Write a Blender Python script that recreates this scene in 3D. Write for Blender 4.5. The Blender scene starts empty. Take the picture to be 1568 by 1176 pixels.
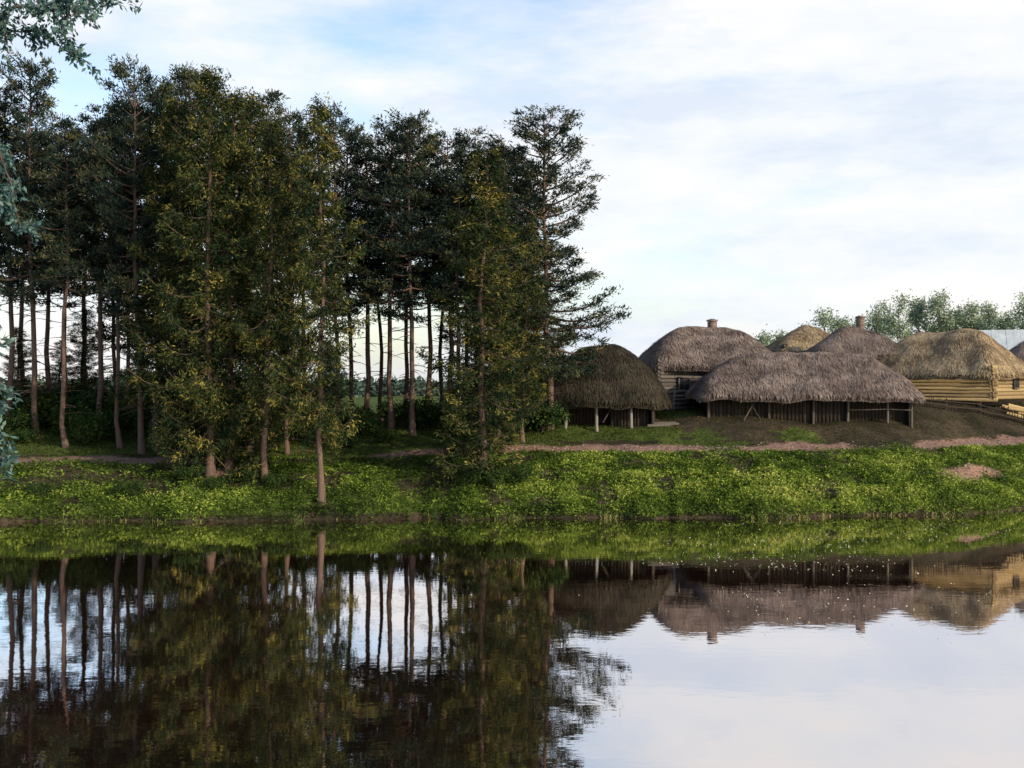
import bpy, math, numpy as np
from mathutils import Vector
rng=np.random.default_rng(7)
F=1681.0; CH=6.4
scene=bpy.context.scene
def sst(a,b,x):
    t=np.clip((np.asarray(x,float)-a)/(b-a),0,1); return t*t*(3-2*t)
def wx(px,d): return (px-784)/F*d
def wz(py,d): return CH-(py-588)/F*d
_tab=rng.random((256,256))
def vn(x,y,s=1.0):
    x=np.asarray(x,float)*s+1000; y=np.asarray(y,float)*s+1000
    xi=np.floor(x).astype(int); yi=np.floor(y).astype(int); fx=x-xi; fy=y-yi
    fx=fx*fx*(3-2*fx); fy=fy*fy*(3-2*fy)
    g=lambda a,b:_tab[a%256,b%256]
    return (g(xi,yi)*(1-fx)+g(xi+1,yi)*fx)*(1-fy)+(g(xi,yi+1)*(1-fx)+g(xi+1,yi+1)*fx)*fy
def ys(x):
    x=np.asarray(x,float)
    return np.interp(x,[-400,-60,-24,-1,16,22,27,45,80,400],[46,49,50.7,52.0,52.9,54.2,56.8,63,70,90])+ (vn(x,x*0,0.45)-.5)*1.0+(vn(x,x*0+9,1.6)-.5)*0.55
def gz(x,y):
    x=np.asarray(x,float); y=np.asarray(y,float)
    t=y-ys(x)
    z=np.interp(t,[-60,-8,-2,-.05,0.2,3,6,7.5,14,20,40,90,3000],[-2.2,-2.2,-.9,-.10,.20,1.6,2.75,3.0,4.2,4.9,5.1,5.2,5.0])
    lf=sst(2,-9,x); z=np.where(z>0,z*(1-0.15*lf*sst(2,7,t)),z)
    z=z+sst(18,30,x)*sst(6,13,t)*0.6+sst(3,16,x)*.55*sst(7.5,12,t)*sst(24,13,t)
    near=np.interp(y,[-60,3,8,12,15,20],[5.1,4.8,2.8,.5,-1.5,-2.2])
    z=np.maximum(z,near)
    amp=sst(0,2,t)
    z=z+amp*((vn(x,y,.35)-.5)*.22+(vn(x,y,1.3)-.5)*.12)
    return z
class MB:
    def __init__(s): s.V=[];s.Q=[];s.M=[];s.T=[];s.n=0
    def add(s,V,Q,mat=0,tint=None):
        V=np.asarray(V,float).reshape(-1,3); Q=np.asarray(Q,int).reshape(-1,4)
        s.V.append(V); s.Q.append(Q+s.n); s.n+=len(V)
        s.M.append(np.full(len(Q),mat)); 
        if tint is None: tint=rng.random()
        s.T.append(np.broadcast_to(np.asarray(tint,float),(len(Q),)))
    def tube(s,P,R,n=6,mat=0,tint=None,cap=True):
        P=np.asarray(P,float); R=np.asarray(R,float)*np.ones(len(P)); k=len(P)
        D=np.gradient(P,axis=0); D/= (np.linalg.norm(D,axis=1)[:,None]+1e-9)
        m=D.mean(0); up=np.array([0,0,1.]) if abs(m[2])<.8*np.linalg.norm(m)+1e-9 else np.array([1.,0,0])
        A=np.cross(D,up); A/=(np.linalg.norm(A,axis=1)[:,None]+1e-9); B=np.cross(D,A)
        th=np.arange(n)*2*math.pi/n
        V=P[:,None,:]+R[:,None,None]*(np.cos(th)[None,:,None]*A[:,None,:]+np.sin(th)[None,:,None]*B[:,None,:])
        i=np.arange(k-1)[:,None]*n; j=np.arange(n)[None,:]; j2=(j+1)%n
        Q=np.stack([i+j,i+j2,i+n+j2,i+n+j],-1).reshape(-1,4).tolist()
        if cap:
            for b in (0,(k-1)*n):
                for c in range(1,n-2,2): Q.append([b,b+c,b+c+1,b+c+2])
        s.add(V.reshape(-1,3),Q,mat,tint)
    def box(s,c,sz,mat=0,tint=None,rz=0):
        c=np.array(c,float); h=np.array(sz,float)/2
        V=np.array([[x,y,z] for x in(-1,1) for y in(-1,1) for z in(-1,1)])*h
        ca,sa=math.cos(rz),math.sin(rz); V=np.stack([V[:,0]*ca-V[:,1]*sa,V[:,0]*sa+V[:,1]*ca,V[:,2]],1)+c
        s.add(V,[[0,1,3,2],[4,6,7,5],[0,4,5,1],[2,3,7,6],[0,2,6,4],[1,5,7,3]],mat,tint)
    def leaves(s,C,D,L,W,mat=0,tint=0.5,bend=0):
        C=np.asarray(C,float); D=D/(np.linalg.norm(D,axis=1)[:,None]+1e-9); N=len(C)
        S=np.cross(D,rng.normal(size=(N,3))); S/=(np.linalg.norm(S,axis=1)[:,None]+1e-9)
        L=(np.ones(N)*L)[:,None]; W=(np.ones(N)*W)[:,None]
        a=C; b=C+D*L*.45+S*W/2; c=C+D*L; d=C+D*L*.45-S*W/2
        if bend: c=c-np.array([0,0,1.])*L*bend
        V=np.stack([a,b,c,d],1).reshape(-1,3)
        s.add(V,np.arange(4*N).reshape(N,4),mat,tint)
    def mesh(s,name,mats,smooth=False):
        V=np.concatenate(s.V);Q=np.concatenate(s.Q);M=np.concatenate(s.M);T=np.concatenate(s.T)
        me=bpy.data.meshes.new(name); me.vertices.add(len(V)); me.vertices.foreach_set('co',V.astype(np.float32).ravel())
        me.loops.add(len(Q)*4); me.loops.foreach_set('vertex_index',Q.astype(np.int32).ravel())
        me.polygons.add(len(Q)); me.polygons.foreach_set('loop_start',(np.arange(len(Q))*4).astype(np.int32))
        me.polygons.foreach_set('loop_total',np.full(len(Q),4,np.int32))
        for m in mats: me.materials.append(m)
        me.polygons.foreach_set('material_index',M.astype(np.int32))
        me.update(calc_edges=True)
        if smooth: me.polygons.foreach_set('use_smooth',np.ones(len(Q),bool))
        a=me.attributes.new('tint','FLOAT','FACE'); a.data.foreach_set('value',T.astype(np.float32))
        me.validate(); return me
    def obj(s,name,mats,parent=None,smooth=False,loc=(0,0,0)):
        return mkobj(name,s.mesh(name,mats,smooth),loc,parent)
def mkobj(name,me,loc=(0,0,0),parent=None):
    o=bpy.data.objects.new(name,me); scene.collection.objects.link(o); o.location=loc
    if parent: o.parent=parent
    return o
# ---------- materials
def newmat(name):
    m=bpy.data.materials.new(name); m.use_nodes=True; nt=m.node_tree; nt.nodes.clear(); return m,nt
def ramp(nt,fac,stops):
    r=nt.nodes.new('ShaderNodeValToRGB'); e=r.color_ramp.elements
    while len(e)<len(stops): e.new(.5)
    for i,(p,c) in enumerate(stops): e[i].position=p; e[i].color=(*c,1)
    nt.links.new(fac,r.inputs[0]); return r.outputs[0]
def nz(nt,scale,detail=4,rough=.55,mapscale=None,coord='Object'):
    n=nt.nodes.new('ShaderNodeTexNoise'); n.inputs['Scale'].default_value=scale; n.inputs['Detail'].default_value=detail; n.inputs['Roughness'].default_value=rough
    tc=nt.nodes.new('ShaderNodeTexCoord'); mp=nt.nodes.new('ShaderNodeMapping'); nt.links.new(tc.outputs[coord],mp.inputs[0])
    if mapscale: mp.inputs['Scale'].default_value=mapscale
    nt.links.new(mp.outputs[0],n.inputs['Vector']); return n.outputs['Fac']
def mixc(nt,f,a,b,mode='MIX'):
    m=nt.nodes.new('ShaderNodeMix'); m.data_type='RGBA'; m.blend_type=mode
    for s,v in ((m.inputs[0],f),(m.inputs[6],a),(m.inputs[7],b)):
        if hasattr(v,'is_linked'): nt.links.new(v,s)
        elif isinstance(v,(int,float)): s.default_value=v
        else: s.default_value=(*v,1)
    return m.outputs[2]
def math_(nt,op,a,b=0.0,clamp=False):
    m=nt.nodes.new('ShaderNodeMath'); m.operation=op; m.use_clamp=clamp
    for s,v in ((m.inputs[0],a),(m.inputs[1],b)):
        if hasattr(v,'is_linked'): nt.links.new(v,s)
        else: s.default_value=v
    return m.outputs[0]
def attr(nt,n='tint',o='Fac'):
    a=nt.nodes.new('ShaderNodeAttribute'); a.attribute_name=n; return a.outputs[o]
def finish(nt,col,rough=.8,bump=None,bs=.3,bd=.05,spec=.2):
    out=nt.nodes.new('ShaderNodeOutputMaterial'); p=nt.nodes.new('ShaderNodeBsdfPrincipled')
    nt.links.new(col,p.inputs['Base Color']); p.inputs['Roughness'].default_value=rough; p.inputs['Specular IOR Level'].default_value=spec
    if bump is not None:
        b=nt.nodes.new('ShaderNodeBump'); b.inputs['Strength'].default_value=bs; b.inputs['Distance'].default_value=bd
        nt.links.new(bump,b.inputs['Height']); nt.links.new(b.outputs[0],p.inputs['Normal'])
    nt.links.new(p.outputs[0],out.inputs[0])
def leafmat(name,stops,transl=0):
    m,nt=newmat(name); col=ramp(nt,attr(nt),stops)
    out=nt.nodes.new('ShaderNodeOutputMaterial'); d=nt.nodes.new('ShaderNodeBsdfDiffuse'); nt.links.new(col,d.inputs[0]); sh=d.outputs[0]
    if transl:
        t=nt.nodes.new('ShaderNodeBsdfTranslucent'); nt.links.new(col,t.inputs[0]); mx=nt.nodes.new('ShaderNodeMixShader'); mx.inputs[0].default_value=transl
        nt.links.new(sh,mx.inputs[1]); nt.links.new(t.outputs[0],mx.inputs[2]); sh=mx.outputs[0]
    nt.links.new(sh,out.inputs[0]); return m
def woodmat(name,a,b,ms=(1,1,6),sc=3):
    m,nt=newmat(name); n=nz(nt,sc,4,mapscale=ms)
    f=math_(nt,'ADD',math_(nt,'MULTIPLY',n,.7),math_(nt,'MULTIPLY',attr(nt),.35),True)
    finish(nt,ramp(nt,f,[(.25,a),(.8,b)]),.9,n,.6,.03); return m
M_pine=leafmat('pine_needles',[(0,(.009,.017,.015)),(.5,(.024,.038,.028)),(.8,(.062,.068,.034)),(1,(.125,.105,.045))])
M_spr=leafmat('spruce_needles',[(0,(.008,.016,.010)),(.45,(.022,.034,.014)),(.75,(.078,.078,.022)),(1,(.20,.165,.04))])
M_bark=woodmat('pine_bark',(.045,.03,.025),(.16,.10,.075),(3,3,.6),4)
M_grass=leafmat('bank_plant_leaves',[(0,(.025,.042,.012)),(.38,(.085,.135,.022)),(.72,(.21,.285,.042)),(1,(.42,.43,.10))],.3)
M_grassdark=leafmat('meadow_leaves',[(0,(.02,.034,.01)),(.6,(.05,.072,.02)),(1,(.13,.15,.04))],.2)
M_bush=leafmat('bush_leaves',[(0,(.012,.026,.010)),(.6,(.03,.055,.016)),(1,(.09,.11,.025))])
M_reed=leafmat('reed_blades',[(0,(.05,.085,.02)),(.5,(.14,.16,.04)),(.8,(.27,.23,.10)),(1,(.46,.37,.2))],.2)
M_far=leafmat('hazy_far_leaves',[(0,(.16,.21,.14)),(.6,(.28,.34,.22)),(1,(.42,.46,.31))],.2)  # pale leaf colours with the distance haze mixed in
M_near=leafmat('willow_leaves',[(0,(.04,.09,.085)),(.6,(.09,.17,.16)),(1,(.2,.29,.24))],.35)
def thatch(name,a,b,c):
    m,nt=newmat(name); n1=nz(nt,.8,5,rough=.65); n2=nz(nt,9,3)
    f=math_(nt,'ADD',math_(nt,'MULTIPLY',n1,.9),math_(nt,'SUBTRACT',math_(nt,'MULTIPLY',attr(nt),.40),.14),True)
    col=ramp(nt,f,[(.28,a),(.5,b),(.75,c)]); col=mixc(nt,math_(nt,'MULTIPLY',n2,.35),col,a)
    finish(nt,col,.95,n2,.8,.05,spec=.05); return m
T_dark=thatch('thatch_dark',(.018,.017,.012),(.046,.038,.028),(.08,.065,.045))
T_grey=thatch('thatch_grey',(.07,.054,.048),(.19,.145,.125),(.34,.265,.225))
T_gold=thatch('thatch_straw',(.11,.08,.05),(.31,.225,.135),(.56,.43,.26))
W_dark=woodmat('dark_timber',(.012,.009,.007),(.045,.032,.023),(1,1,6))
W_grey=woodmat('grey_logs',(.05,.043,.04),(.16,.135,.12),(1,1,6))
W_yel=woodmat('yellow_logs',(.14,.095,.05),(.38,.28,.14),(1,1,6))
W_post=woodmat('weathered_posts',(.04,.034,.028),(.11,.095,.08),(4,4,1))
W_pale=woodmat('pale_posts',(.09,.085,.08),(.22,.20,.18),(4,4,1))
W_brick=woodmat('chimney_brick',(.11,.08,.07),(.22,.16,.14),(1,1,1))
def plain(name,a,b,sc=2):
    m,nt=newmat(name); n=nz(nt,sc,4); finish(nt,ramp(nt,n,[(.3,a),(.7,b)]),.9,n,.3,.03); return m
M_glass=plain('window_dark',(.01,.01,.012),(.03,.03,.035))
M_tin=plain('pale_roof_boards',(.34,.38,.40),(.5,.53,.54))
M_stone=plain('bank_stones',(.15,.11,.09),(.32,.24,.20),4)
M_fluff=plain('floating_petals',(.36,.36,.28),(.55,.53,.44))
# ---------- terrain
def axis(segs):
    a=[]
    for s,e,st in segs: a+=list(np.arange(s,e,st))
    a.append(segs[-1][1]); return np.array(a)
X=axis([(-1500,-200,130),(-200,-60,14),(-60,-32,2),(-32,36,.33),(36,70,2),(70,200,13),(200,1500,130)])
Y=axis([(-300,-20,40),(-20,20,1.5),(20,46,3),(46,82,.25),(82,120,2),(120,400,28),(400,3000,260)])
GX,GY=np.meshgrid(X,Y); GZ=gz(GX,GY)
V=np.stack([GX,GY,GZ],-1).reshape(-1,3); nx=len(X)
i=np.arange(len(Y)-1)[:,None]*nx; j=np.arange(nx-1)[None,:]
Q=np.stack([i+j,i+j+1,i+nx+j+1,i+nx+j],-1).reshape(-1,4)
mb=MB(); mb.add(V,Q,0,0.5)
def zones(x,y):
    t=y-ys(x); e=(vn(x,y,.8)-.5)*1.6+(vn(x,y,2.5)-.5)*.8
    right=sst(1.0,4.5,x+e)
    soil_shade=right*sst(6.6,7.8,t+e*.8)*(1-.9*sst(27,40,t)) 
    soil_shade*=1-.9*sst(.52,.64,vn(x+40,y*1.6,.30)*.8+vn(x,y*2,1.1)*.3+.10*sst(14,6,x)-.03)*sst(24,14,x)
    soil_shade=np.maximum(soil_shade,sst(.4,.2,t)*.95*(t<2))  # dark soil lip at the waterline, painted for the shade of the recess
    soil_shade=np.maximum(soil_shade,sst(0,-4,x)*sst(.52,.66,vn(x+11,y*1.5,.5))*.9*(t<8))  # left bank: brown soil patches that also stand in for shadow patches
    soil_shade=np.maximum(soil_shade,.9*sst(.70,.80,vn(x+31,y*1.7,.7))*(t<6.5)*(t>0))
    path=np.exp(-((t-7.1-e*.35)/.85)**2)*sst(-9,-6,x)*1.15*sst(.10,.40,vn(x,y*0,.5)+.1)
    path=np.maximum(path,np.exp(-((t-6.6-e*.2)/.85)**2)*sst(-13,-16,x)*1.2)
    path=np.maximum(path,np.exp(-((t-4.3)/.9)**2-((x+15)/2.2)**2)*.95)
    clay=np.exp(-((t-3.3-e*.5)/.9)**2-((x-24.5-e)/2.6)**2)*1.15
    return np.clip(soil_shade,0,1),np.clip(path,0,1),np.clip(clay,0,1)
me=mb.mesh('ground',[])
zs=zones(V[:,0],V[:,1]); ca=me.attributes.new('zone','FLOAT_COLOR','POINT')
ca.data.foreach_set('color',np.stack([zs[0],zs[1],zs[2],np.ones(len(V))],-1).astype(np.float32).ravel())
me.polygons.foreach_set('use_smooth',np.ones(len(me.polygons),bool))
m,nt=newmat('ground_surface')
sep=nt.nodes.new('ShaderNodeSeparateColor'); nt.links.new(attr(nt,'zone','Color'),sep.inputs[0])
n1=nz(nt,.5,4);n2=nz(nt,5,5,rough=.7)
def thr(z): return math_(nt,'MULTIPLY',math_(nt,'ADD',z,math_(nt,'SUBTRACT',math_(nt,'MULTIPLY',n2,.9),.72)),2.6,True)
g=mixc(nt,n1,ramp(nt,n2,[(.3,(.025,.040,.01)),(.7,(.065,.092,.02))]),ramp(nt,n2,[(.3,(.045,.065,.015)),(.7,(.11,.135,.03))]))
so=ramp(nt,math_(nt,'ADD',math_(nt,'MULTIPLY',n1,.5),math_(nt,'MULTIPLY',n2,.5)),[(.38,(.016,.016,.009)),(.52,(.042,.033,.021)),(.66,(.09,.065,.045))])
pa=ramp(nt,n2,[(.35,(.12,.07,.052)),(.65,(.29,.185,.145))])
cl=ramp(nt,n2,[(.35,(.14,.08,.055)),(.65,(.34,.21,.15))])
c=mixc(nt,thr(sep.outputs[0]),g,so); c=mixc(nt,thr(sep.outputs[1]),c,pa); c=mixc(nt,thr(sep.outputs[2]),c,cl)
finish(nt,c,.95,n2,.8,.14,spec=.05)
me.materials.append(m); mkobj('ground',me)
# ---------- water
mb=MB(); mb.add([[-1200,-3,0],[1200,-3,0],[1200,160,0],[-1200,160,0]],[[0,1,2,3]])
m,nt=newmat('pond_water')
out=nt.nodes.new('ShaderNodeOutputMaterial'); df=nt.nodes.new('ShaderNodeBsdfDiffuse'); gl=nt.nodes.new('ShaderNodeBsdfGlossy'); mx=nt.nodes.new('ShaderNodeMixShader')
gl.inputs[0].default_value=(.98,.94,.94,1); gl.inputs['Roughness'].default_value=.015
nt.links.new(ramp(nt,nz(nt,.12,3),[(.35,(.012,.008,.005)),(.7,(.04,.016,.010))]),df.inputs[0])
fr=nt.nodes.new('ShaderNodeFresnel'); fr.inputs[0].default_value=1.33
nt.links.new(math_(nt,'ADD',math_(nt,'MULTIPLY',fr.outputs[0],.4),.70,True),mx.inputs[0])
b=nt.nodes.new('ShaderNodeBump'); b.inputs['Strength'].default_value=.17; b.inputs['Distance'].default_value=.01
w=math_(nt,'ADD',nz(nt,1.3,3,mapscale=(1,2.0,1)),math_(nt,'MULTIPLY',nz(nt,.12,1),1.0))
nt.links.new(w,b.inputs['Height']); nt.links.new(b.outputs[0],gl.inputs['Normal'])
nt.links.new(df.outputs[0],mx.inputs[1]);nt.links.new(gl.outputs[0],mx.inputs[2]);nt.links.new(mx.outputs[0],out.inputs[0])
mb.obj('water',[m])
mb=MB(); N=4200
y=rng.uniform(24,51,N); x=rng.uniform(0.0,.47,N)*y; k=rng.random(N)<sst(0,4,x)*sst(26,37,y)*sst(.25,.8,vn(x,y,.25))
x=x[k];y=y[k];N=len(x)
mb.leaves(np.stack([x,y,x*0-.004],1),rng.normal(size=(N,3))*[1,1,.15]+[0,0,.30],rng.uniform(.025,.07,N),rng.uniform(.02,.04,N),0,.5)
mb.obj('floating_leaves',[M_fluff])
# ---------- trees
def branch_tree(seed,H,R,c0,nb,kind,trunk_r=.16,clumps=10,k=28,leafL=.28,leafW=.070,lean=0.0):
    global rng
    rng=np.random.default_rng(seed); mb=MB()
    zt=np.linspace(0,1,12); wob=np.cumsum(rng.normal(0,.08,(12,2)),0)*H/20; wob-=wob[0]
    P=np.stack([wob[:,0]+lean*zt*H,wob[:,1],zt*H-.25],1); r=trunk_r*(1-zt)**.75+.02; r[0]*=1.5
    mb.tube(P,r,8,0,.5)
    tr=lambda z:np.array([np.interp(z/H,zt,P[:,0]),np.interp(z/H,zt,P[:,1]),z-.25])
    for _ in range(30 if kind=='pine' else 8):
        z=rng.uniform(.12,max(c0,.25)+.05)*H; a=rng.uniform(0,6.28); l=rng.uniform(.4,1.8)
        p=tr(z); d=np.array([math.cos(a),math.sin(a),rng.uniform(-.3,.3)]); mb.tube([p,p+d*l*.5,p+d*l+[0,0,-.1*l]],[.03,.02,.008],4,0,.3,False)
    gaps=[(rng.uniform(.1,.9),rng.uniform(0,6.28)) for _ in range(6)]
    for i in range(nb):
        t=((i+rng.uniform(-.5,.5))/nb); t=min(max(t,0),.995); z=H*(c0+(1-c0)*t); a=(i*2.4+rng.normal(0,.35))%6.283
        gf=1.0
        for gt,ga in gaps:
            if abs(t-gt)<.05 and abs((a-ga+math.pi)%6.283-math.pi)<1.3: gf=.45
        if kind=='pine':
            prof=(math.sin(math.pi*min(1,.20+t*.74))**.7)*(1.05-.25*t); ln=R*prof*rng.choice([.5,.8,1.,1.25],p=[.25,.3,.3,.15]); rise=-.05+.85*t**1.5+rng.normal(0,.14)
        else:
            prof=(1-t)**.55*(.76+.24*min(1,t/.2))+.04; ln=R*prof*rng.choice([.5,.8,1.,1.35],p=[.28,.3,.27,.15]); rise=-.12+.75*t**1.6+rng.normal(0,.12)
        ln=max(ln*gf,.35)
        p0=tr(z); s=np.linspace(0,1,6); d=np.array([math.cos(a),math.sin(a),0]); sd=np.array([-math.sin(a),math.cos(a),0])
        cv=rng.normal(0,.15)*ln
        sag=(-.28 if kind=='spruce' else -.12)
        pts=p0+d*s[:,None]*ln+np.array([0,0,1.])*((rise*s+sag*np.sin(s*3.0)*(1-t)+(.12*s**3))*ln)[:,None]+sd*(cv*s**2)[:,None]
        mb.tube(pts,np.linspace(.05 if kind=='pine' else .03,.01,6)*(.5+ln/3),4,0,.3,False)
        smin=.36 if kind=='pine' else .10
        nc=max(4,int(clumps*ln/ (R*.75)))
        sc=smin+(1-smin)*rng.random(nc)**.75; ctr=np.stack([np.interp(sc,s,pts[:,q]) for q in range(3)],1)
        lat=rng.normal(0,.22 if kind=='pine' else .17,nc)*ln*(1.25-sc*.8)
        ctr=ctr+sd*lat[:,None]+d*(np.abs(lat)*.25)[:,None]
        ctr[:,2]+= rng.uniform(-.05,.25,nc) if kind=='pine' else -rng.random(nc)**1.5*.5
        ct=np.clip(rng.normal(.42,.26,nc)+.3*(rng.random()-.5),0,1)
        idx=np.repeat(np.arange(nc),k); n=len(idx)
        sig=np.array([.20,.20,.09]) if kind=='pine' else np.array([.15,.15,.12])
        sz=rng.uniform(.6,1.4,nc)
        C=ctr[idx]+rng.normal(size=(n,3))*sig*sz[idx][:,None]
        Dr=rng.normal(size=(n,3))+d*.8+(np.array([0,0,.6]) if kind=='pine' else np.array([0,0,-.45]))
        mb.leaves(C,Dr,leafL*rng.uniform(.6,1.3,n),leafW*rng.uniform(.7,1.3,n),1,np.clip(ct[idx]+rng.normal(0,.12,n),0,1))
    return mb
PM=[M_bark,M_pine]; SM=[M_bark,M_spr]
PINES=[branch_tree(11,20,3.0,.38,74,'pine').mesh('pine_a',PM),
       branch_tree(12,20,2.8,.46,64,'pine').mesh('pine_b',PM),
       branch_tree(13,20,3.3,.27,86,'pine').mesh('pine_c',PM),
       branch_tree(14,20,2.4,.53,56,'pine',.13).mesh('pine_d',PM),
       branch_tree(15,20,4.3,.20,124,'pine',.19,13).mesh('pine_e',PM)]
SPR=[branch_tree(21,20,2.8,.08,140,'spruce',.15,14,22,.25,.062).mesh('spruce_a',SM),
     branch_tree(22,20,2.5,.19,124,'spruce',.15,13,22,.25,.062).mesh('spruce_b',SM),
     branch_tree(23,20,3.3,.07,150,'spruce',.18,16,22,.25,.062).mesh('spruce_c',SM)]
rng=np.random.default_rng(5)
def place(name,me,px,d,top,wsc=1.0,rot=None):
    x=wx(px,d); z0=float(gz(x,d)); H=wz(top,d)-z0; o=mkobj(name,me,(x,d,z0)); s=H/20
    o.scale=(wsc,wsc,s); o.rotation_euler=(0,0,rng.uniform(0,6.28) if rot is None else rot); return o
for v,px,d,top,w in [(0,738,54.8,225,1.1),(1,493,52.9,150,.92),(2,322,54.6,98,1.0),(1,350,55.6,128,1.05),(1,406,54.2,175,.85),(0,278,57.5,150,.95),
    (2,380,58,140,.95),(1,240,60,130,.9),(1,800,61,340,.75),(1,440,59,230,.7),(0,760,58.5,300,.7),
    (0,30,69,500,.55),(2,130,69,470,.6),(0,215,69,440,.6),(2,300,70,400,.7),(0,500,70,520,.5),(2,740,69,480,.6),(0,820,68.5,440,.6),(2,850,69.5,500,.5),(0,95,71,520,.5)]:
    place('spruce_tree',SPR[v],px,d,top,w)
for v,px,d,top,w in [(0,55,63,96,.95),(1,14,65,140,1),(3,102,60,215,.95),(1,150,64,175,.95),(0,218,59.5,108,.9),(3,185,61,150,.9),(2,245,66,130,.9),(0,300,68,120,1),
    (2,400,65,150,1),(1,462,68,205,.9),(0,520,66,175,.85),(1,560,68,225,1),(1,600,65,205,.95),(0,632,64,178,.95),(1,655,68,215,1),(1,690,66,210,1),(3,718,69,210,1),
    (2,775,67,228,1),(4,842,64,186,1.0),(3,585,71,240,1),(1,130,70,200,1),(1,75,70,240,1),(3,672,72,270,1),(2,350,70,150,1),(1,35,72,200,1),(0,800,69,250,.9),(2,180,69,190,.8),(3,-30,64,120,1),(1,-80,66,150,1),(1,700,64,270,.9),(2,275,63,110,.9),(3,200,66,160,.9),(3,95,66,180,.9),(1,620,70,200,.9),(3,445,63,170,.9),(1,770,63,250,.9),(0,540,71,200,.9),(2,730,71,240,.9)]:
    place('pine_tree',PINES[v],px,d,top,w)
def blob(mb,c,r,nc,k,L,W,sig,mat=1,shell=.5):
    c=np.array(c,float); u=rng.normal(size=(nc,3)); u/=np.linalg.norm(u,axis=1)[:,None]
    ctr=c+u*np.array(r)*(shell+(1-shell)*rng.random(nc))[:,None]*rng.uniform(.8,1.15,nc)[:,None]
    idx=np.repeat(np.arange(nc),k); n=len(idx); ct=np.clip(rng.normal(.45,.22,nc),0,1)
    C=ctr[idx]+rng.normal(size=(n,3))*sig
    mb.leaves(C,rng.normal(size=(n,3))+[0,0,.2],L*rng.uniform(.6,1.3,n),W*rng.uniform(.7,1.3,n),mat,np.clip(ct[idx]+rng.normal(0,.12,n),0,1))
def bushmesh(seed,h):
    global rng
    rng=np.random.default_rng(seed); mb=MB()
    for _ in range(9):
        a=rng.uniform(0,6.28); e=np.array([math.cos(a)*h*.5,math.sin(a)*h*.5,h*rng.uniform(.6,.95)]); mb.tube([[0,0,-.1],e*[.4,.4,.55],e],[.04,.025,.01],4,0,.4,False)
        blob(mb,e*[1,1,.85],[h*.28]*3,14,16,.16,.08,.13)
    blob(mb,[0,0,h*.4],[h*.55,h*.55,h*.38],40,16,.16,.08,.15)
    return mb.mesh('bush',[M_bark,M_bush])
BU=[bushmesh(31,1.6),bushmesh(32,1.2)]
rng=np.random.default_rng(6)
for px,d,s in [(20,63,1.1),(60,66,1.5),(110,64,1.2),(150,62,1.0),(175,65,1.5),(230,64,1.5),(260,61,.9),(300,66,1.6),(420,62,.9),(470,63,.8),(530,61,.7),(560,64,.9),(590,62,.6),(640,66,.8),(700,63,.8),(760,60,1),(775,64,1.6),(810,66,1.9),(830,63.5,1.1),(5,60,.6),(380,64,1.4),(-20,66,1.8),(200,68,1.6),(80,70,1.6),(500,68,1.0),(440,67,1.2),(350,68,1.5),(270,70,1.8),(730,67,1.3),(140,68,1.6),(20,70,1.6),(838,67.5,1.5),
   (290,54.0,.6),(330,53.4,.5),(370,54.2,.6),(420,53.8,.5),(720,54.2,.6),(755,54.4,.6),(790,55,.6),(200,53,.5),(60,52.6,.5),(130,61,.7),(40,61,.6),(540,66,1.1),(610,67,1.0),(670,66,1.1)]:
    x=wx(px,d); o=mkobj('bush',BU[rng.integers(2)],(x,d,float(gz(x,d)))); o.scale=(s*1.2,s*1.1,s); o.rotation_euler=(0,0,rng.uniform(0,6))
mb=MB()
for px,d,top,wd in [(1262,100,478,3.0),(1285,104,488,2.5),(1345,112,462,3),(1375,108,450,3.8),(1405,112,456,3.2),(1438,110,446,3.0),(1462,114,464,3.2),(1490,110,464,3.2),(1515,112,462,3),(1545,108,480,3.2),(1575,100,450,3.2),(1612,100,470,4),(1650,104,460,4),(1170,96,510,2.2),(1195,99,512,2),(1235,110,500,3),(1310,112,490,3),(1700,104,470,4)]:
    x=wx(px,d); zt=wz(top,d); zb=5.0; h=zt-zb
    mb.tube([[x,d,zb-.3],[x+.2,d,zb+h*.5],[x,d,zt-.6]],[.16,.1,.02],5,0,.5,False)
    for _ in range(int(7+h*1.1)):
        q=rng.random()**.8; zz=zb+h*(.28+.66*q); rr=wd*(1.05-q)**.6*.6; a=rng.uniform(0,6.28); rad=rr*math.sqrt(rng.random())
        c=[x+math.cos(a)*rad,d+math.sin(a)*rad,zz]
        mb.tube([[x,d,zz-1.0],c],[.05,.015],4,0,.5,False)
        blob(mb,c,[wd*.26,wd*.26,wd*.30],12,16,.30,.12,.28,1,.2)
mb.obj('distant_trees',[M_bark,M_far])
mb=MB()
for _ in range(230):
    d=rng.uniform(170,260); x=rng.uniform(-.62,.12)*d; h=rng.uniform(1.6,3.6); blob(mb,[x,d,4.3+h*.4],[rng.uniform(3,6),2,h*.5],26,8,.9,.5,.5,0,.3)
for _ in range(200):
    d=rng.uniform(170,260); x=rng.uniform(.05,.65)*d; h=rng.uniform(2,4); blob(mb,[x,d,4.6+h*.5],[rng.uniform(3,6),2,h*.5],22,8,.9,.5,.5,0,.3)
mb.obj('distant_forest',[leafmat('far_forest_leaves',[(0,(.03,.055,.045)),(1,(.08,.115,.085))],0)])
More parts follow.
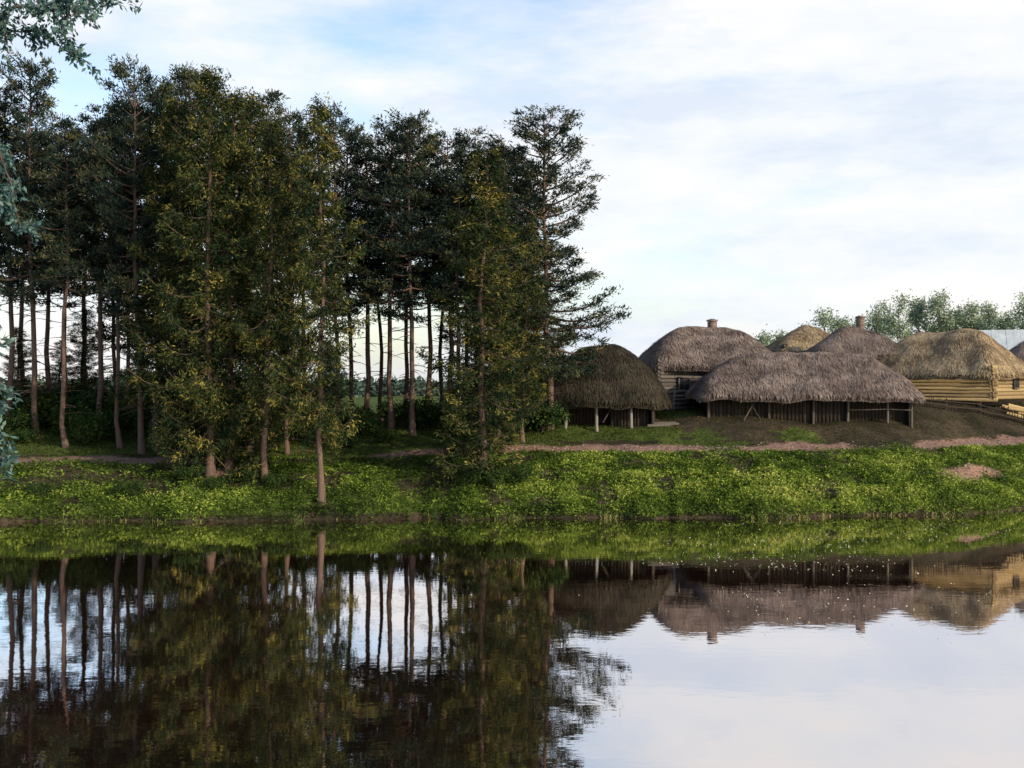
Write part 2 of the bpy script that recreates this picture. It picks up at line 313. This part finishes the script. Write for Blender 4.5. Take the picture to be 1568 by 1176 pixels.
# near overhanging willow on camera bank, left
mb=MB(); tx,ty=-8.6,12.0; tz=float(gz(tx,ty))
mb.tube([[tx,ty,tz-.3],[tx+.1,ty,tz+3],[tx+.5,ty,tz+6],[tx+.6,ty+.3,tz+9.5],[tx+.9,ty,tz+12]],[.34,.28,.22,.15,.05],10,0,.5)
def limb(P,r,ntw,spread,L=.10,W=.036,u0=.25):
    P=np.array(P,float); s=np.linspace(0,1,len(P)); ss=np.linspace(0,1,14); PP=np.stack([np.interp(ss,s,P[:,q]) for q in range(3)],1)
    for _ in range(2): PP[1:-1]=(PP[:-2]+PP[1:-1]*2+PP[2:])/4
    PP[1:-1]+=rng.normal(0,.03,(12,3)); s=ss; P=PP
    mb.tube(P,np.linspace(r,.005,14),6,0,.3)
    for _ in range(ntw):
        u=u0+(1-u0)*rng.random(); p=np.array([np.interp(u,s,P[:,q]) for q in range(3)])
        d=rng.normal(size=3)*[1,1,.6]; d/=np.linalg.norm(d); l=spread*rng.uniform(.4,1); e=p+d*l+[0,0,-.35*l]
        mb.tube([p,p+d*l*.55,e],[.006,.004,.002],4,0,.3,False)
        n=26; v=rng.random(n)**.7; C=p+(e-p)*v[:,None]+rng.normal(0,.03,(n,3))
        mb.leaves(C,rng.normal(size=(n,3))+d*1.0+[0,0,-.4],L*rng.uniform(.5,1.1,n),W*rng.uniform(.8,1.2,n),1,rng.random(n))
z=lambda py:wz(py,12); xx=lambda px:wx(px,12)
limb([[tx+.4,ty,tz+7],[xx(-180),12,z(140)],[xx(-60),12,z(40)],[xx(60),12,z(5)],[xx(120),12,z(20)]],.04,60,.42)
limb([[tx+.5,ty,tz+8.6],[xx(-150),12.3,z(10)],[xx(20),12.4,z(-60)],[xx(160),12.4,z(-20)]],.04,50,.42)
limb([[tx+.5,ty,tz+8.6],[xx(-150),12.3,z(30)],[xx(-20),12.2,z(20)],[xx(60),12.2,z(50)],[xx(130),12.2,z(90)]],.02,30,.22)
limb([[tx+.4,ty,tz+6.4],[xx(-140),11.8,z(180)],[xx(-60),11.8,z(260)],[xx(-26),11.8,z(420)],[xx(-16),11.8,z(560)]],.04,80,.28)
limb([[tx+.3,ty,tz+5],[xx(-140),12.2,z(330)],[xx(-60),12.2,z(420)],[xx(-18),12.2,z(560)],[xx(-12),12.2,z(730)]],.03,60,.24)
limb([[tx+.5,ty,tz+8],[xx(-120),12.6,z(150)],[xx(-50),12.6,z(190)],[xx(-16),12.6,z(260)],[xx(-5),12.6,z(340)]],.02,34,.26)
limb([[tx+.5,ty,tz+9],[tx-1.2,ty+1,tz+10.5],[tx-2.5,ty+1,tz+10]],.07,60,.9)
limb([[tx+.3,ty,tz+6],[tx-1.5,ty-1,tz+8],[tx-3,ty-1,tz+7.5]],.07,60,.9)
limb([[tx+.8,ty,tz+11],[tx+1.2,ty+1,tz+13],[tx+2,ty+1,tz+13.8]],.07,60,.9)
mb.obj('willow_tree',[M_bark,M_near])
# ---------- bank plants
def scatter(n,x0,x1,t0,t1):
    x=rng.uniform(x0,x1,n); t=rng.uniform(t0,t1,n); return x,ys(x)+t,t
mb=MB()
x,y,t=scatter(46000,-29,36,-.05,6.8); so,pa,cl=zones(x,y)
k=(rng.random(len(x))>np.maximum(pa,cl)*1.2)&(rng.random(len(x))<np.where(x<-3,.62,1)*(1-.8*so*(t>.6)))&(rng.random(len(x))>sst(5.8,6.6,t)); x=x[k];y=y[k];t=t[k]
lump=np.clip(vn(x,y,1.4)*.75+vn(x,y,.5)*.45-.22,0,1); hh=.07+.55*lump*np.clip(1.15-t/6,.15,1)
kk=6; idx=np.repeat(np.arange(len(x)),kk); n=len(idx)
hf=rng.random(n)**.6
C=np.stack([x[idx]+rng.normal(0,.07,n),y[idx]+rng.normal(0,.07,n),np.maximum(gz(x,y)[idx],0.02)+hh[idx]*hf],1)
D=rng.normal(size=(n,3))*[1,1,.5]+[0,0,.5]
big=vn(x+5,y*1.6,.32)*.6+vn(x+15,y*1.6,.9)*.4
ct=np.clip(-.18+.62*lump+.85*big+rng.normal(0,.14,len(x))-.26*sst(-1,-6,x)-.12*sst(.9,.2,t),0,1)  # left bank leaves tinted darker, tree shade put into the colour
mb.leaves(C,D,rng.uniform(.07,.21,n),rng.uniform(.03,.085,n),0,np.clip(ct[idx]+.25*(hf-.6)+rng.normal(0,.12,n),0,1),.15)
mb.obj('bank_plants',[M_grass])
mb=MB()
x,y,t=scatter(26000,-30,3,6,26); so,pa,cl=zones(x,y); k=rng.random(len(x))>pa*1.4; x=x[k];y=y[k]
x2,y2,t2=scatter(22000,-1,36,6.4,22); so,pa,cl=zones(x2,y2); k=rng.random(len(x2))>np.maximum(so*1.02-.13,pa*1.2); x2=x2[k];y2=y2[k]
x=np.r_[x,x2];y=np.r_[y,y2]; idx=np.repeat(np.arange(len(x)),5); n=len(idx)
C=np.stack([x[idx]+rng.normal(0,.06,n),y[idx]+rng.normal(0,.06,n),gz(x,y)[idx]-.02],1)
mb.leaves(C,rng.normal(size=(n,3))*[.5,.5,.2]+[0,0,.9],rng.uniform(.06,.20,n),rng.uniform(.02,.045,n),0,rng.random(n),.2)
mb.obj('meadow_grass',[M_grassdark])
mb=MB()
n=16000; x=rng.uniform(-29,38,n); dens=vn(x,x*0+3,.8)*.6+vn(x,x*0+5,2.7)*.6; k=rng.random(n)<np.clip(dens*3-1.75,0,1); x=x[k]; n=len(x)
t=rng.normal(.12,.28,n); y=ys(x)+t; hh=rng.uniform(.12,.5,n)*(.4+.9*vn(x,x*0+3,.8))
tint=np.clip(np.where(x>1,.50,.22)+.4*(vn(x,x*0,.9)-.5)+rng.normal(0,.24,n),0,1)
mb.leaves(np.stack([x,y,np.maximum(gz(x,y),-.05)-.03],1),rng.normal(size=(n,3))*[.45,.45,.1]+[0,0,1],hh,rng.uniform(.02,.05,n),0,tint,.2)
mb.obj('shore_reeds',[M_reed])
mb=MB()
def stone(c,r):
    U=[];n=6
    for a_,q in ((-.6,.7),(0,1),(.5,.75),(.8,.3)):
        for b_ in range(n):
            th=b_*2*math.pi/n+rng.normal(0,.15); rr=r*q*rng.uniform(.75,1.15); U.append([c[0]+math.cos(th)*rr*1.2,c[1]+math.sin(th)*rr,c[2]+a_*r*.7])
    Q=[[l*n+q,l*n+(q+1)%n,(l+1)*n+(q+1)%n,(l+1)*n+q] for l in range(3) for q in range(n)]+[[18,19,20,21],[18,21,22,23]]
    mb.add(U,Q,0,rng.random())
for _ in range(90):
    x=rng.normal(24.5,2.2); yy=float(ys(x))+rng.normal(3.2,.7); stone([x,yy,float(gz(x,yy))+.02],rng.uniform(.03,.09))
for _ in range(420):
    x=rng.uniform(-6,30); yy=float(ys(x))+7.0+rng.normal(0,.5); stone([x,yy,float(gz(x,yy))+.01],rng.uniform(.02,.07))
mb.obj('bank_stones',[M_stone])
# ---------- buildings
def empty(name,x,y,z,rz=0):
    e=bpy.data.objects.new(name,None); scene.collection.objects.link(e); e.location=(x,y,z); e.rotation_euler=(0,0,rz); return e
def roof(par,a,b,z0,h,mat,k=1.0,p=.85,nst=8000,sag=.12,rnd=.22,seed=0,tb=0.0):
    mb=MB(); n=49
    def surf(u,v):
        x=a*u*np.sqrt(1-rnd*v*v); y=b*v*np.sqrt(1-rnd*u*u)
        e1=(1-np.abs(u))*a*k/b; e2=(1-np.abs(v)); kk=.22
        hh=np.clip(.5+.5*(e2-e1)/kk,0,1); e=e2*(1-hh)+e1*hh-kk*hh*(1-hh)
        e=np.maximum(e,0); z=z0+h*1.0*np.minimum(e,1.1)**p/(.97)
        z=z-sag*np.clip(e,0,1)*(1-u*u)*.6+(vn(u*a+seed,v*b+seed,.7)-.5)*.30+(vn(u*a+seed,v*b,2.2)-.5)*.07
        x=x+(vn(u*a,v*b+seed,1.0)-.5)*.2; y=y+(vn(u*a+7,v*b+seed,1.0)-.5)*.2
        return np.stack([x,y,z],-1)
    g=np.linspace(-1,1,n); U,Vv=np.meshgrid(g,g); T=surf(U,Vv); B=T.copy(); B[...,2]-=.30; B[...,:2]*=.965
    i=np.arange(n-1)[:,None]*n; j=np.arange(n-1)[None,:]
    q=np.stack([i+j,i+j+1,i+n+j+1,i+n+j],-1).reshape(-1,4)
    ring=list(range(n))+[r*n+n-1 for r in range(1,n)]+[(n-1)*n+c for c in range(n-2,-1,-1)]+[r*n for r in range(n-2,0,-1)]
    o=n*n; side=[[ring[s],ring[(s+1)%len(ring)],ring[(s+1)%len(ring)]+o,ring[s]+o] for s in range(len(ring))]
    mb.add(np.concatenate([T.reshape(-1,3),B.reshape(-1,3)]),np.concatenate([q,q[:,::-1]+o,np.array(side)]),0,.4+tb)
    u=rng.uniform(-.99,.99,nst); v=rng.uniform(-.99,.99,nst); P=surf(u,v); e=.02
    Pu=surf(np.clip(u+e,-1,1),v)-P; Pv=surf(u,np.clip(v+e,-1,1))-P; N=np.cross(Pu,Pv); N/=np.linalg.norm(N,axis=1)[:,None]+1e-9; N[N[:,2]<0]*=-1
    G=np.array([0,0,-1.])-N*(-N[:,2])[:,None]; gl=np.linalg.norm(G,axis=1); fl=gl<.15; G[fl]=rng.normal(size=(fl.sum(),3))*[1,1,0]
    G/=np.linalg.norm(G,axis=1)[:,None]+1e-9; G+=rng.normal(0,.06,(nst,3))+N*.02
    L=rng.uniform(.2,.5,nst)[:,None]; W=rng.uniform(.012,.032,nst)[:,None]; S=np.cross(G,N); S/=np.linalg.norm(S,axis=1)[:,None]+1e-9; C=P+N*rng.uniform(.01,.05,nst)[:,None]
    bands=.5+.5*np.sin(P[:,2]*6+vn(P[:,0],P[:,1],1)*4)
    mb.add(np.stack([C,C+G*L*.5+S*W,C+G*L,C+G*L*.5-S*W],1).reshape(-1,3),np.arange(4*nst).reshape(nst,4),0,np.clip(rng.normal(.5,.24,nst)+.35*(bands-.5)+.5*(vn(P[:,0]+seed,P[:,1],.6)-.5)+tb,0,1))
    m2=nst//3; s=rng.uniform(-1,1,m2); sd=rng.integers(0,4,m2); u=np.where(sd==0,-1,np.where(sd==1,1,s)); v=np.where(sd==2,-1,np.where(sd==3,1,s)); P=surf(u*.995,v*.995)
    O=np.stack([np.where(sd==0,-1,np.where(sd==1,1,0))*.5,np.where(sd==2,-1,np.where(sd==3,1,0))*.5,-1.1+0*s],1)+rng.normal(0,.14,(m2,3))
    P[:,2]-=rng.uniform(0,.28,m2)
    mb.leaves(P-O*.08,O,rng.uniform(.08,.26,m2),rng.uniform(.02,.05,m2),0,np.clip(rng.normal(.45,.25,m2)+tb,0,1))
    return mb.obj('thatched_roof',[mat],par,True)
def logwalls(par,a,b,h,mat,door=None,win=(),swin=()):
    mb=MB(); r=.13; nl=int(h/(2*r*.92))
    mb.box([0,0,h/2-.35],[2*a-.08,2*b-.08,h+.3],1,.2)
    for i in range(nl+2):
        z=-.25+i*2*r*.92+r
        for s in(-1,1):
            e=rng.uniform(.15,.3); w=rng.normal(0,.012)
            mb.tube([[-a-e,s*b+w,z],[a+e,s*b-w,z]],[r*rng.uniform(.9,1.05)]*2,8,0)
            mb.tube([[s*a+w,-b-e,z+r*.9],[s*a-w,b+e,z+r*.9]],[r*rng.uniform(.9,1.05)]*2,8,0)
    mb.obj('log_walls',[mat,W_dark],par)
    mb=MB(); f=-b-.17
    for c,w,z0,z1 in win:
        mb.box([c,f,(z0+z1)/2],[w,.06,z1-z0],1)
        for q in(-1,1): mb.box([c+q*(w/2+.05),f-.02,(z0+z1)/2],[.1,.1,z1-z0+.2],0); 
        mb.box([c,f-.03,z1+.06],[w+.22,.12,.1],0); mb.box([c,f-.03,z0-.06],[w+.22,.12,.1],0); mb.box([c,f-.045,(z0+z1)/2],[.04,.03,z1-z0-.01],0); mb.box([c,f-.05,(z0+z1)/2],[w-.01,.03,.04],0)
    for c,w,z0,z1 in swin:
        g_=a+.17; mb.box([g_,c,(z0+z1)/2],[.06,w,z1-z0],1)
        for q in(-1,1): mb.box([g_+.02,c+q*(w/2+.05),(z0+z1)/2],[.1,.1,z1-z0+.2],0)
        mb.box([g_+.03,c,z1+.06],[.12,w+.22,.1],0); mb.box([g_+.03,c,z0-.06],[.12,w+.22,.1],0); mb.box([g_+.045,c,(z0+z1)/2],[.03,.04,z1-z0-.01],0)
    if door:
        c,w,hh=door; mb.box([c,f,hh/2],[w,.08,hh],2,.3)
        for q in(-1,1): mb.box([c+q*(w/2+.06),f-.02,hh/2],[.12,.12,hh+.1],0)
        mb.box([c,f-.02,hh+.1],[w+.3,.13,.14],0)
    if mb.n: mb.obj('windows_and_door',[W_post,M_glass,W_grey],par)
def chimney(par,x,y,z,h=1.1,s=.5):
    mb=MB()
    for i in range(int(h/.12)):
        mb.box([x+rng.normal(0,.006),y+rng.normal(0,.006),z+i*.12],[s,s,.112],0); mb.box([x,y,z+i*.12+.06],[s-.05,s-.05,.012],0,.1)
    mb.box([x,y,z+h],[s+.10,s+.10,.12],0); mb.box([x,y,z+h+.08],[s-.2,s-.2,.05],1); mb.obj('chimney',[W_brick,M_glass],par)
def gbase(px,d,dz=0): 
    x=wx(px,d); return x,d,float(gz(x,d))+dz
def hz(py,d,z): return wz(py,d)-z
def posts(mb,L,h,lean=.06,r=.09,mat=0):
    for x,y in L:
        lx,ly=rng.normal(0,lean,2); mb.tube([[x,y,-.8],[x+lx*.5,y+ly*.5,h*.5],[x+lx,y+ly,h]],[r,r*.9,r*.85],8,mat)
# 1 open round-roofed barn
x,y,z=gbase(922,66.2); e=empty('thatched_barn',x,y,z,math.radians(-6))
eh=hz(616,64,z)-.05; roof(e,4.05,3.1,eh,hz(528,66,z)-eh,T_dark,1.05,.72,12000,.05,.4,3)
mb=MB(); posts(mb,[(-2.1,-2.35),(-.25,-2.4),(1.75,-2.35)],eh+.5,.12,.10,0); posts(mb,[(-3.1,-2.2),(3.0,-2.1),(-3.1,2.1),(0,2.2),(3.0,2.0)],eh+.5,.1,.1,1)
mb.tube([[-3.3,-2.35,eh+.25],[3.2,-2.25,eh+.25]],[.09,.09],8,1); mb.tube([[-3.3,2.1,eh+.25],[3.2,2.1,eh+.25]],[.09,.09],8,1)
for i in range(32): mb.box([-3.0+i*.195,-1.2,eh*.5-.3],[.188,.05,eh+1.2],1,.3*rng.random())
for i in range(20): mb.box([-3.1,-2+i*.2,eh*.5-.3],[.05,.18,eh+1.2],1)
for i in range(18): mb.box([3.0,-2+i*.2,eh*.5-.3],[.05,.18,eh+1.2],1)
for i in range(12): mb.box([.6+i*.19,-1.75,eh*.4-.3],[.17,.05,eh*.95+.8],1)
mb.tube([[-2.1,-2.45,.7],[-.2,-2.5,.8]],[.04,.04],6,1); mb.tube([[.1,-2.6,-.1],[1.0,-2.45,1.5]],[.05,.04],6,1)
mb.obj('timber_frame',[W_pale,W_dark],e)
# 2 hut with chimney
x,y,z=gbase(1082,72.5); e=empty('thatched_hut',x,y,z,math.radians(8)); eh=hz(563,70,z)
roof(e,4.9,3.5,eh,hz(500,72.5,z)-eh,T_grey,1.1,.8,16000,.1,.3,11)
logwalls(e,4.0,2.7,eh+.25,W_grey,None,[(-2.4,.6,1.0,1.7)])
chimney(e,.45,.2,hz(508,72.5,z),.75)
# 3 long shed in front
x,y,z=gbase(1228,66.8); e=empty('long_thatched_shed',x,y,z,math.radians(-3)); eh=hz(606,64.6,z)
roof(e,6.95,3.2,eh,hz(541,66.5,z)-eh,T_grey,1.0,.85,22000,.12,.18,23,-.08)
mb=MB(); posts(mb,[(-5.9,-2.1),(-2.4,-2.15),(.2,-2.15),(2.2,-2.15),(4.5,-2.2),(5.9,-2.15),(5.9,2.1),(-5.9,2.1),(0,2.1)],eh+.4,.05,.08,0)
mb.tube([[-6.1,-2.15,eh+.15],[6.1,-2.2,eh+.15]],[.09,.09],8,1)
for i in range(37): 
    hh=eh+.2+rng.normal(0,.03); mb.box([-5.85+i*.222,-2.0+rng.normal(0,.012),hh/2-.5],[.214,.05,hh+.8],1,.6*rng.random())
for i in range(19): mb.box([2.2+i*.2,-1.6,eh/2-.4],[.192,.05,eh+1.3],1,.5*rng.random())  # dark planks close the open bay, standing in for its shadow
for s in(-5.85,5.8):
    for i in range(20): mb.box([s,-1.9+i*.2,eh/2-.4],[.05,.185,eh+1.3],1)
mb.tube([[2.2,-2.3,.3],[4.4,-2.32,.35],[5.9,-2.3,.3]],[.035]*3,6,0)
mb.tube([[-4.0,-3.1,-.3],[-3.0,-2.35,1.2]],[.04,.03],6,0); mb.tube([[-3.0,-3.0,-.3],[-3.7,-2.35,1.1]],[.04,.03],6,0)
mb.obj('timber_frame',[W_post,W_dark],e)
# 4 hut behind, with chimney
x,y,z=gbase(1308,78); e=empty('thatched_hut',x,y,z,math.radians(-5)); eh=hz(545,76,z)
roof(e,3.7,3.2,eh,hz(497,78,z)-eh,T_grey,.9,.8,10000,.08,.3,31,.05); logwalls(e,2.9,2.5,eh+.25,W_grey); chimney(e,.45,.1,hz(504,78,z),.85)
x,y,z=gbase(1236,84); e=empty('thatched_hut',x,y,z,math.radians(5)); eh=hz(538,82,z)
roof(e,3.3,3,eh,hz(497,84,z)-eh,T_gold,.9,.8,8000,.08,.3,37); logwalls(e,2.6,2.3,eh+.25,W_grey)
# 5 right hut, end wall toward the right
x,y,z=gbase(1446,74.5); e=empty('log_hut',x,y,z,math.radians(-46)); eh=hz(573,71.5,z)
roof(e,5.1,3.7,eh,hz(506,74,z)-eh,T_gold,1.3,.85,18000,.15,.12,43,.0)
logwalls(e,4.5,3.0,eh+.3,W_yel,None,[(-2.2,.5,.6,1.05)],[(.2,.6,.65,1.2)])
# 6 boarded-roof house far right
x,y,z=gbase(1545,92); e=empty('wooden_house',x,y,z,math.radians(-20)); logwalls(e,3.4,2.6,2.6,W_grey,None,[(-1,.7,1,1.9),(1,.7,1,1.9)])
mb=MB(); rh=hz(505,92,z)
for s in(-1,1):
    for i in range(28):
        x0=-3.9+i*.28; zo=rng.normal(0,.008)+.012*(i%2); mb.add([[x0,s*3.2,2.3+zo],[x0+.285,s*3.2,2.3+zo],[x0+.285,0,rh+zo],[x0,0,rh+zo]],[[0,1,2,3]],0)
mb.add([[-3.4,-2.6,2.5],[-3.4,2.6,2.5],[-3.4,.02,rh-.15],[-3.4,-.02,rh-.15]],[[0,1,2,3]],1); mb.add([[3.4,-2.6,2.5],[3.4,2.6,2.5],[3.4,.02,rh-.15],[3.4,-.02,rh-.15]],[[0,1,2,3]],1)
mb.obj('board_roof',[M_tin,W_grey],e)
# 7 right edge hut
x,y,z=gbase(1598,75); e=empty('thatched_hut',x,y,z,math.radians(-15)); eh=hz(562,73,z)
roof(e,3.2,2.6,eh,hz(515,75,z)-eh,T_grey,1,.8,6000,.08,.3,53,.1); logwalls(e,2.5,1.9,eh+.25,W_yel)
# ---------- fences, logs
def fence(name,pts,h=1.0,rails=3,mat=W_post,step=1.6,r=.04,pickets=False):
    mb=MB(); pts=[np.array(p,float) for p in pts]
    for a_,b_ in zip(pts[:-1],pts[1:]):
        L=np.linalg.norm(b_-a_); n=max(1,int(L/step)); 
        P=[a_+(b_-a_)*i/n for i in range(n+1)]; Z=[float(gz(p[0],p[1])) for p in P]
        for p,zz in zip(P,Z):
            l=rng.normal(0,.05,2); mb.tube([[p[0],p[1],zz-.2],[p[0]+l[0],p[1]+l[1],zz+h*rng.uniform(.95,1.15)]],[r*1.4,r*1.2],6,0)
        for i in range(n):
            for q in range(rails):
                hh=h*(q+.6)/rails+rng.normal(0,.04); mb.tube([[P[i][0]-.1,P[i][1]-.06,Z[i]+hh],[P[i+1][0]+.1,P[i+1][1]-.06,Z[i+1]+hh+rng.normal(0,.05)]],[r,r*.8],6,0)
        if pickets:
            m_=int(L/.16)
            for i in range(m_):
                p=a_+(b_-a_)*(i+.5)/m_; zz=float(gz(p[0],p[1])); mb.tube([[p[0],p[1],zz-.1],[p[0]+rng.normal(0,.04),p[1],zz+h*rng.uniform(.8,1.1)]],[.03,.025],4,0)
    mb.obj(name,[mat])
g=lambda px,d:(wx(px,d),d)
fence('wooden_fence',[g(1395,68.5),g(1500,68.5),g(1570,68),g(1640,68)],.7,2,W_dark,1.8,.04,True)
fence('wooden_fence',[g(330,60.5),g(395,60.8)],.9,3,W_post,1.2)
fence('wooden_fence',[g(1000,69),g(1062,69)],1.3,5,W_grey,1.0,.06)
def logs(name,px,d,n,L,ang,mat):
    mb=MB(); x,y=g(px,d)
    for i in range(n):
        a_=ang+rng.normal(0,.12); dx,dy=math.cos(a_)*L/2*rng.uniform(.7,1.1),math.sin(a_)*L/2; ox=rng.normal(0,.25); oy=(i%4)*.24-.4; oz=(i//4)*.2+.1; r=rng.uniform(.08,.12)
        mb.tube([[x+ox-dx,y+oy-dy,float(gz(x+ox-dx,y+oy-dy))+oz],[x+ox+dx,y+oy+dy,float(gz(x+ox+dx,y+oy+dy))+oz]],[r,r*.85],8,0)
    mb.obj(name,[mat])
logs('log_pile',1015,64,3,1.4,.15,W_post); logs('log_pile',1560,69.2,9,1.6,-.1,W_yel)
# ---------- world, sun, camera
el=math.radians(23); az=math.radians(128)
sd=Vector((math.cos(el)*math.sin(az),math.cos(el)*math.cos(az),math.sin(el)))
L=bpy.data.lights.new('sun','SUN'); L.energy=5; L.angle=math.radians(.5); L.color=(1,.87,.64); so=bpy.data.objects.new('sun',L); scene.collection.objects.link(so); so.rotation_euler=sd.to_track_quat('Z','Y').to_euler(); so.location=(40,-20,40)
w=bpy.data.worlds.new('World'); scene.world=w; w.use_nodes=True; nt=w.node_tree; nt.nodes.clear()
out=nt.nodes.new('ShaderNodeOutputWorld'); bg=nt.nodes.new('ShaderNodeBackground'); bg.inputs[1].default_value=.1
sky=nt.nodes.new('ShaderNodeTexSky'); sky.sky_type='NISHITA'; sky.sun_disc=False; sky.sun_elevation=el; sky.sun_rotation=az; sky.air_density=1.2; sky.dust_density=1.5
tc=nt.nodes.new('ShaderNodeTexCoord'); sx=nt.nodes.new('ShaderNodeSeparateXYZ'); nt.links.new(tc.outputs['Generated'],sx.inputs[0])
n1=nz(nt,2.6,6,mapscale=(1,1,3.2),coord='Generated',rough=.58)
f=math_(nt,'ADD',n1,math_(nt,'MULTIPLY',sx.outputs[0],.20))
f=math_(nt,'SUBTRACT',f,math_(nt,'MULTIPLY',math_(nt,'MAXIMUM',math_(nt,'SUBTRACT',sx.outputs[2],.38),0),1.3))  # clouds above the view thinned to lower the ambient light
f=math_(nt,'ADD',f,math_(nt,'MULTIPLY',math_(nt,'MINIMUM',math_(nt,'SUBTRACT',sx.outputs[1],.2),0),.35))  # unseen clouds behind the camera thinned, also to lower the ambient light
cf=ramp(nt,f,[(.33,(.10,)*3),(.53,(.97,)*3)])
n2=nz(nt,4.0,6,mapscale=(1,1,3.5),coord='Generated',rough=.6)
cc=ramp(nt,n2,[(.36,(.76,.83,.94)),(.48,(.91,.94,.98)),(.60,(1.0,.985,.965))])
cc=mixc(nt,1.0,cc,(10.4,10.4,10.4),'MULTIPLY')
skyb=mixc(nt,1.0,sky.outputs[0],(2.1,2.25,2.5),'MULTIPLY')
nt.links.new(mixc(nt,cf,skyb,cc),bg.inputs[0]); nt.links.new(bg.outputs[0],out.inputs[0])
cam=bpy.data.cameras.new('camera'); cam.lens=F/1568*36; cam.sensor_width=36; cam.clip_end=6000; co=bpy.data.objects.new('camera',cam); scene.collection.objects.link(co)
co.location=(0,0,CH); co.rotation_euler=(math.pi/2,0,0); scene.camera=co
scene.view_settings.view_transform='Standard'; scene.view_settings.look='None'; scene.view_settings.exposure=0
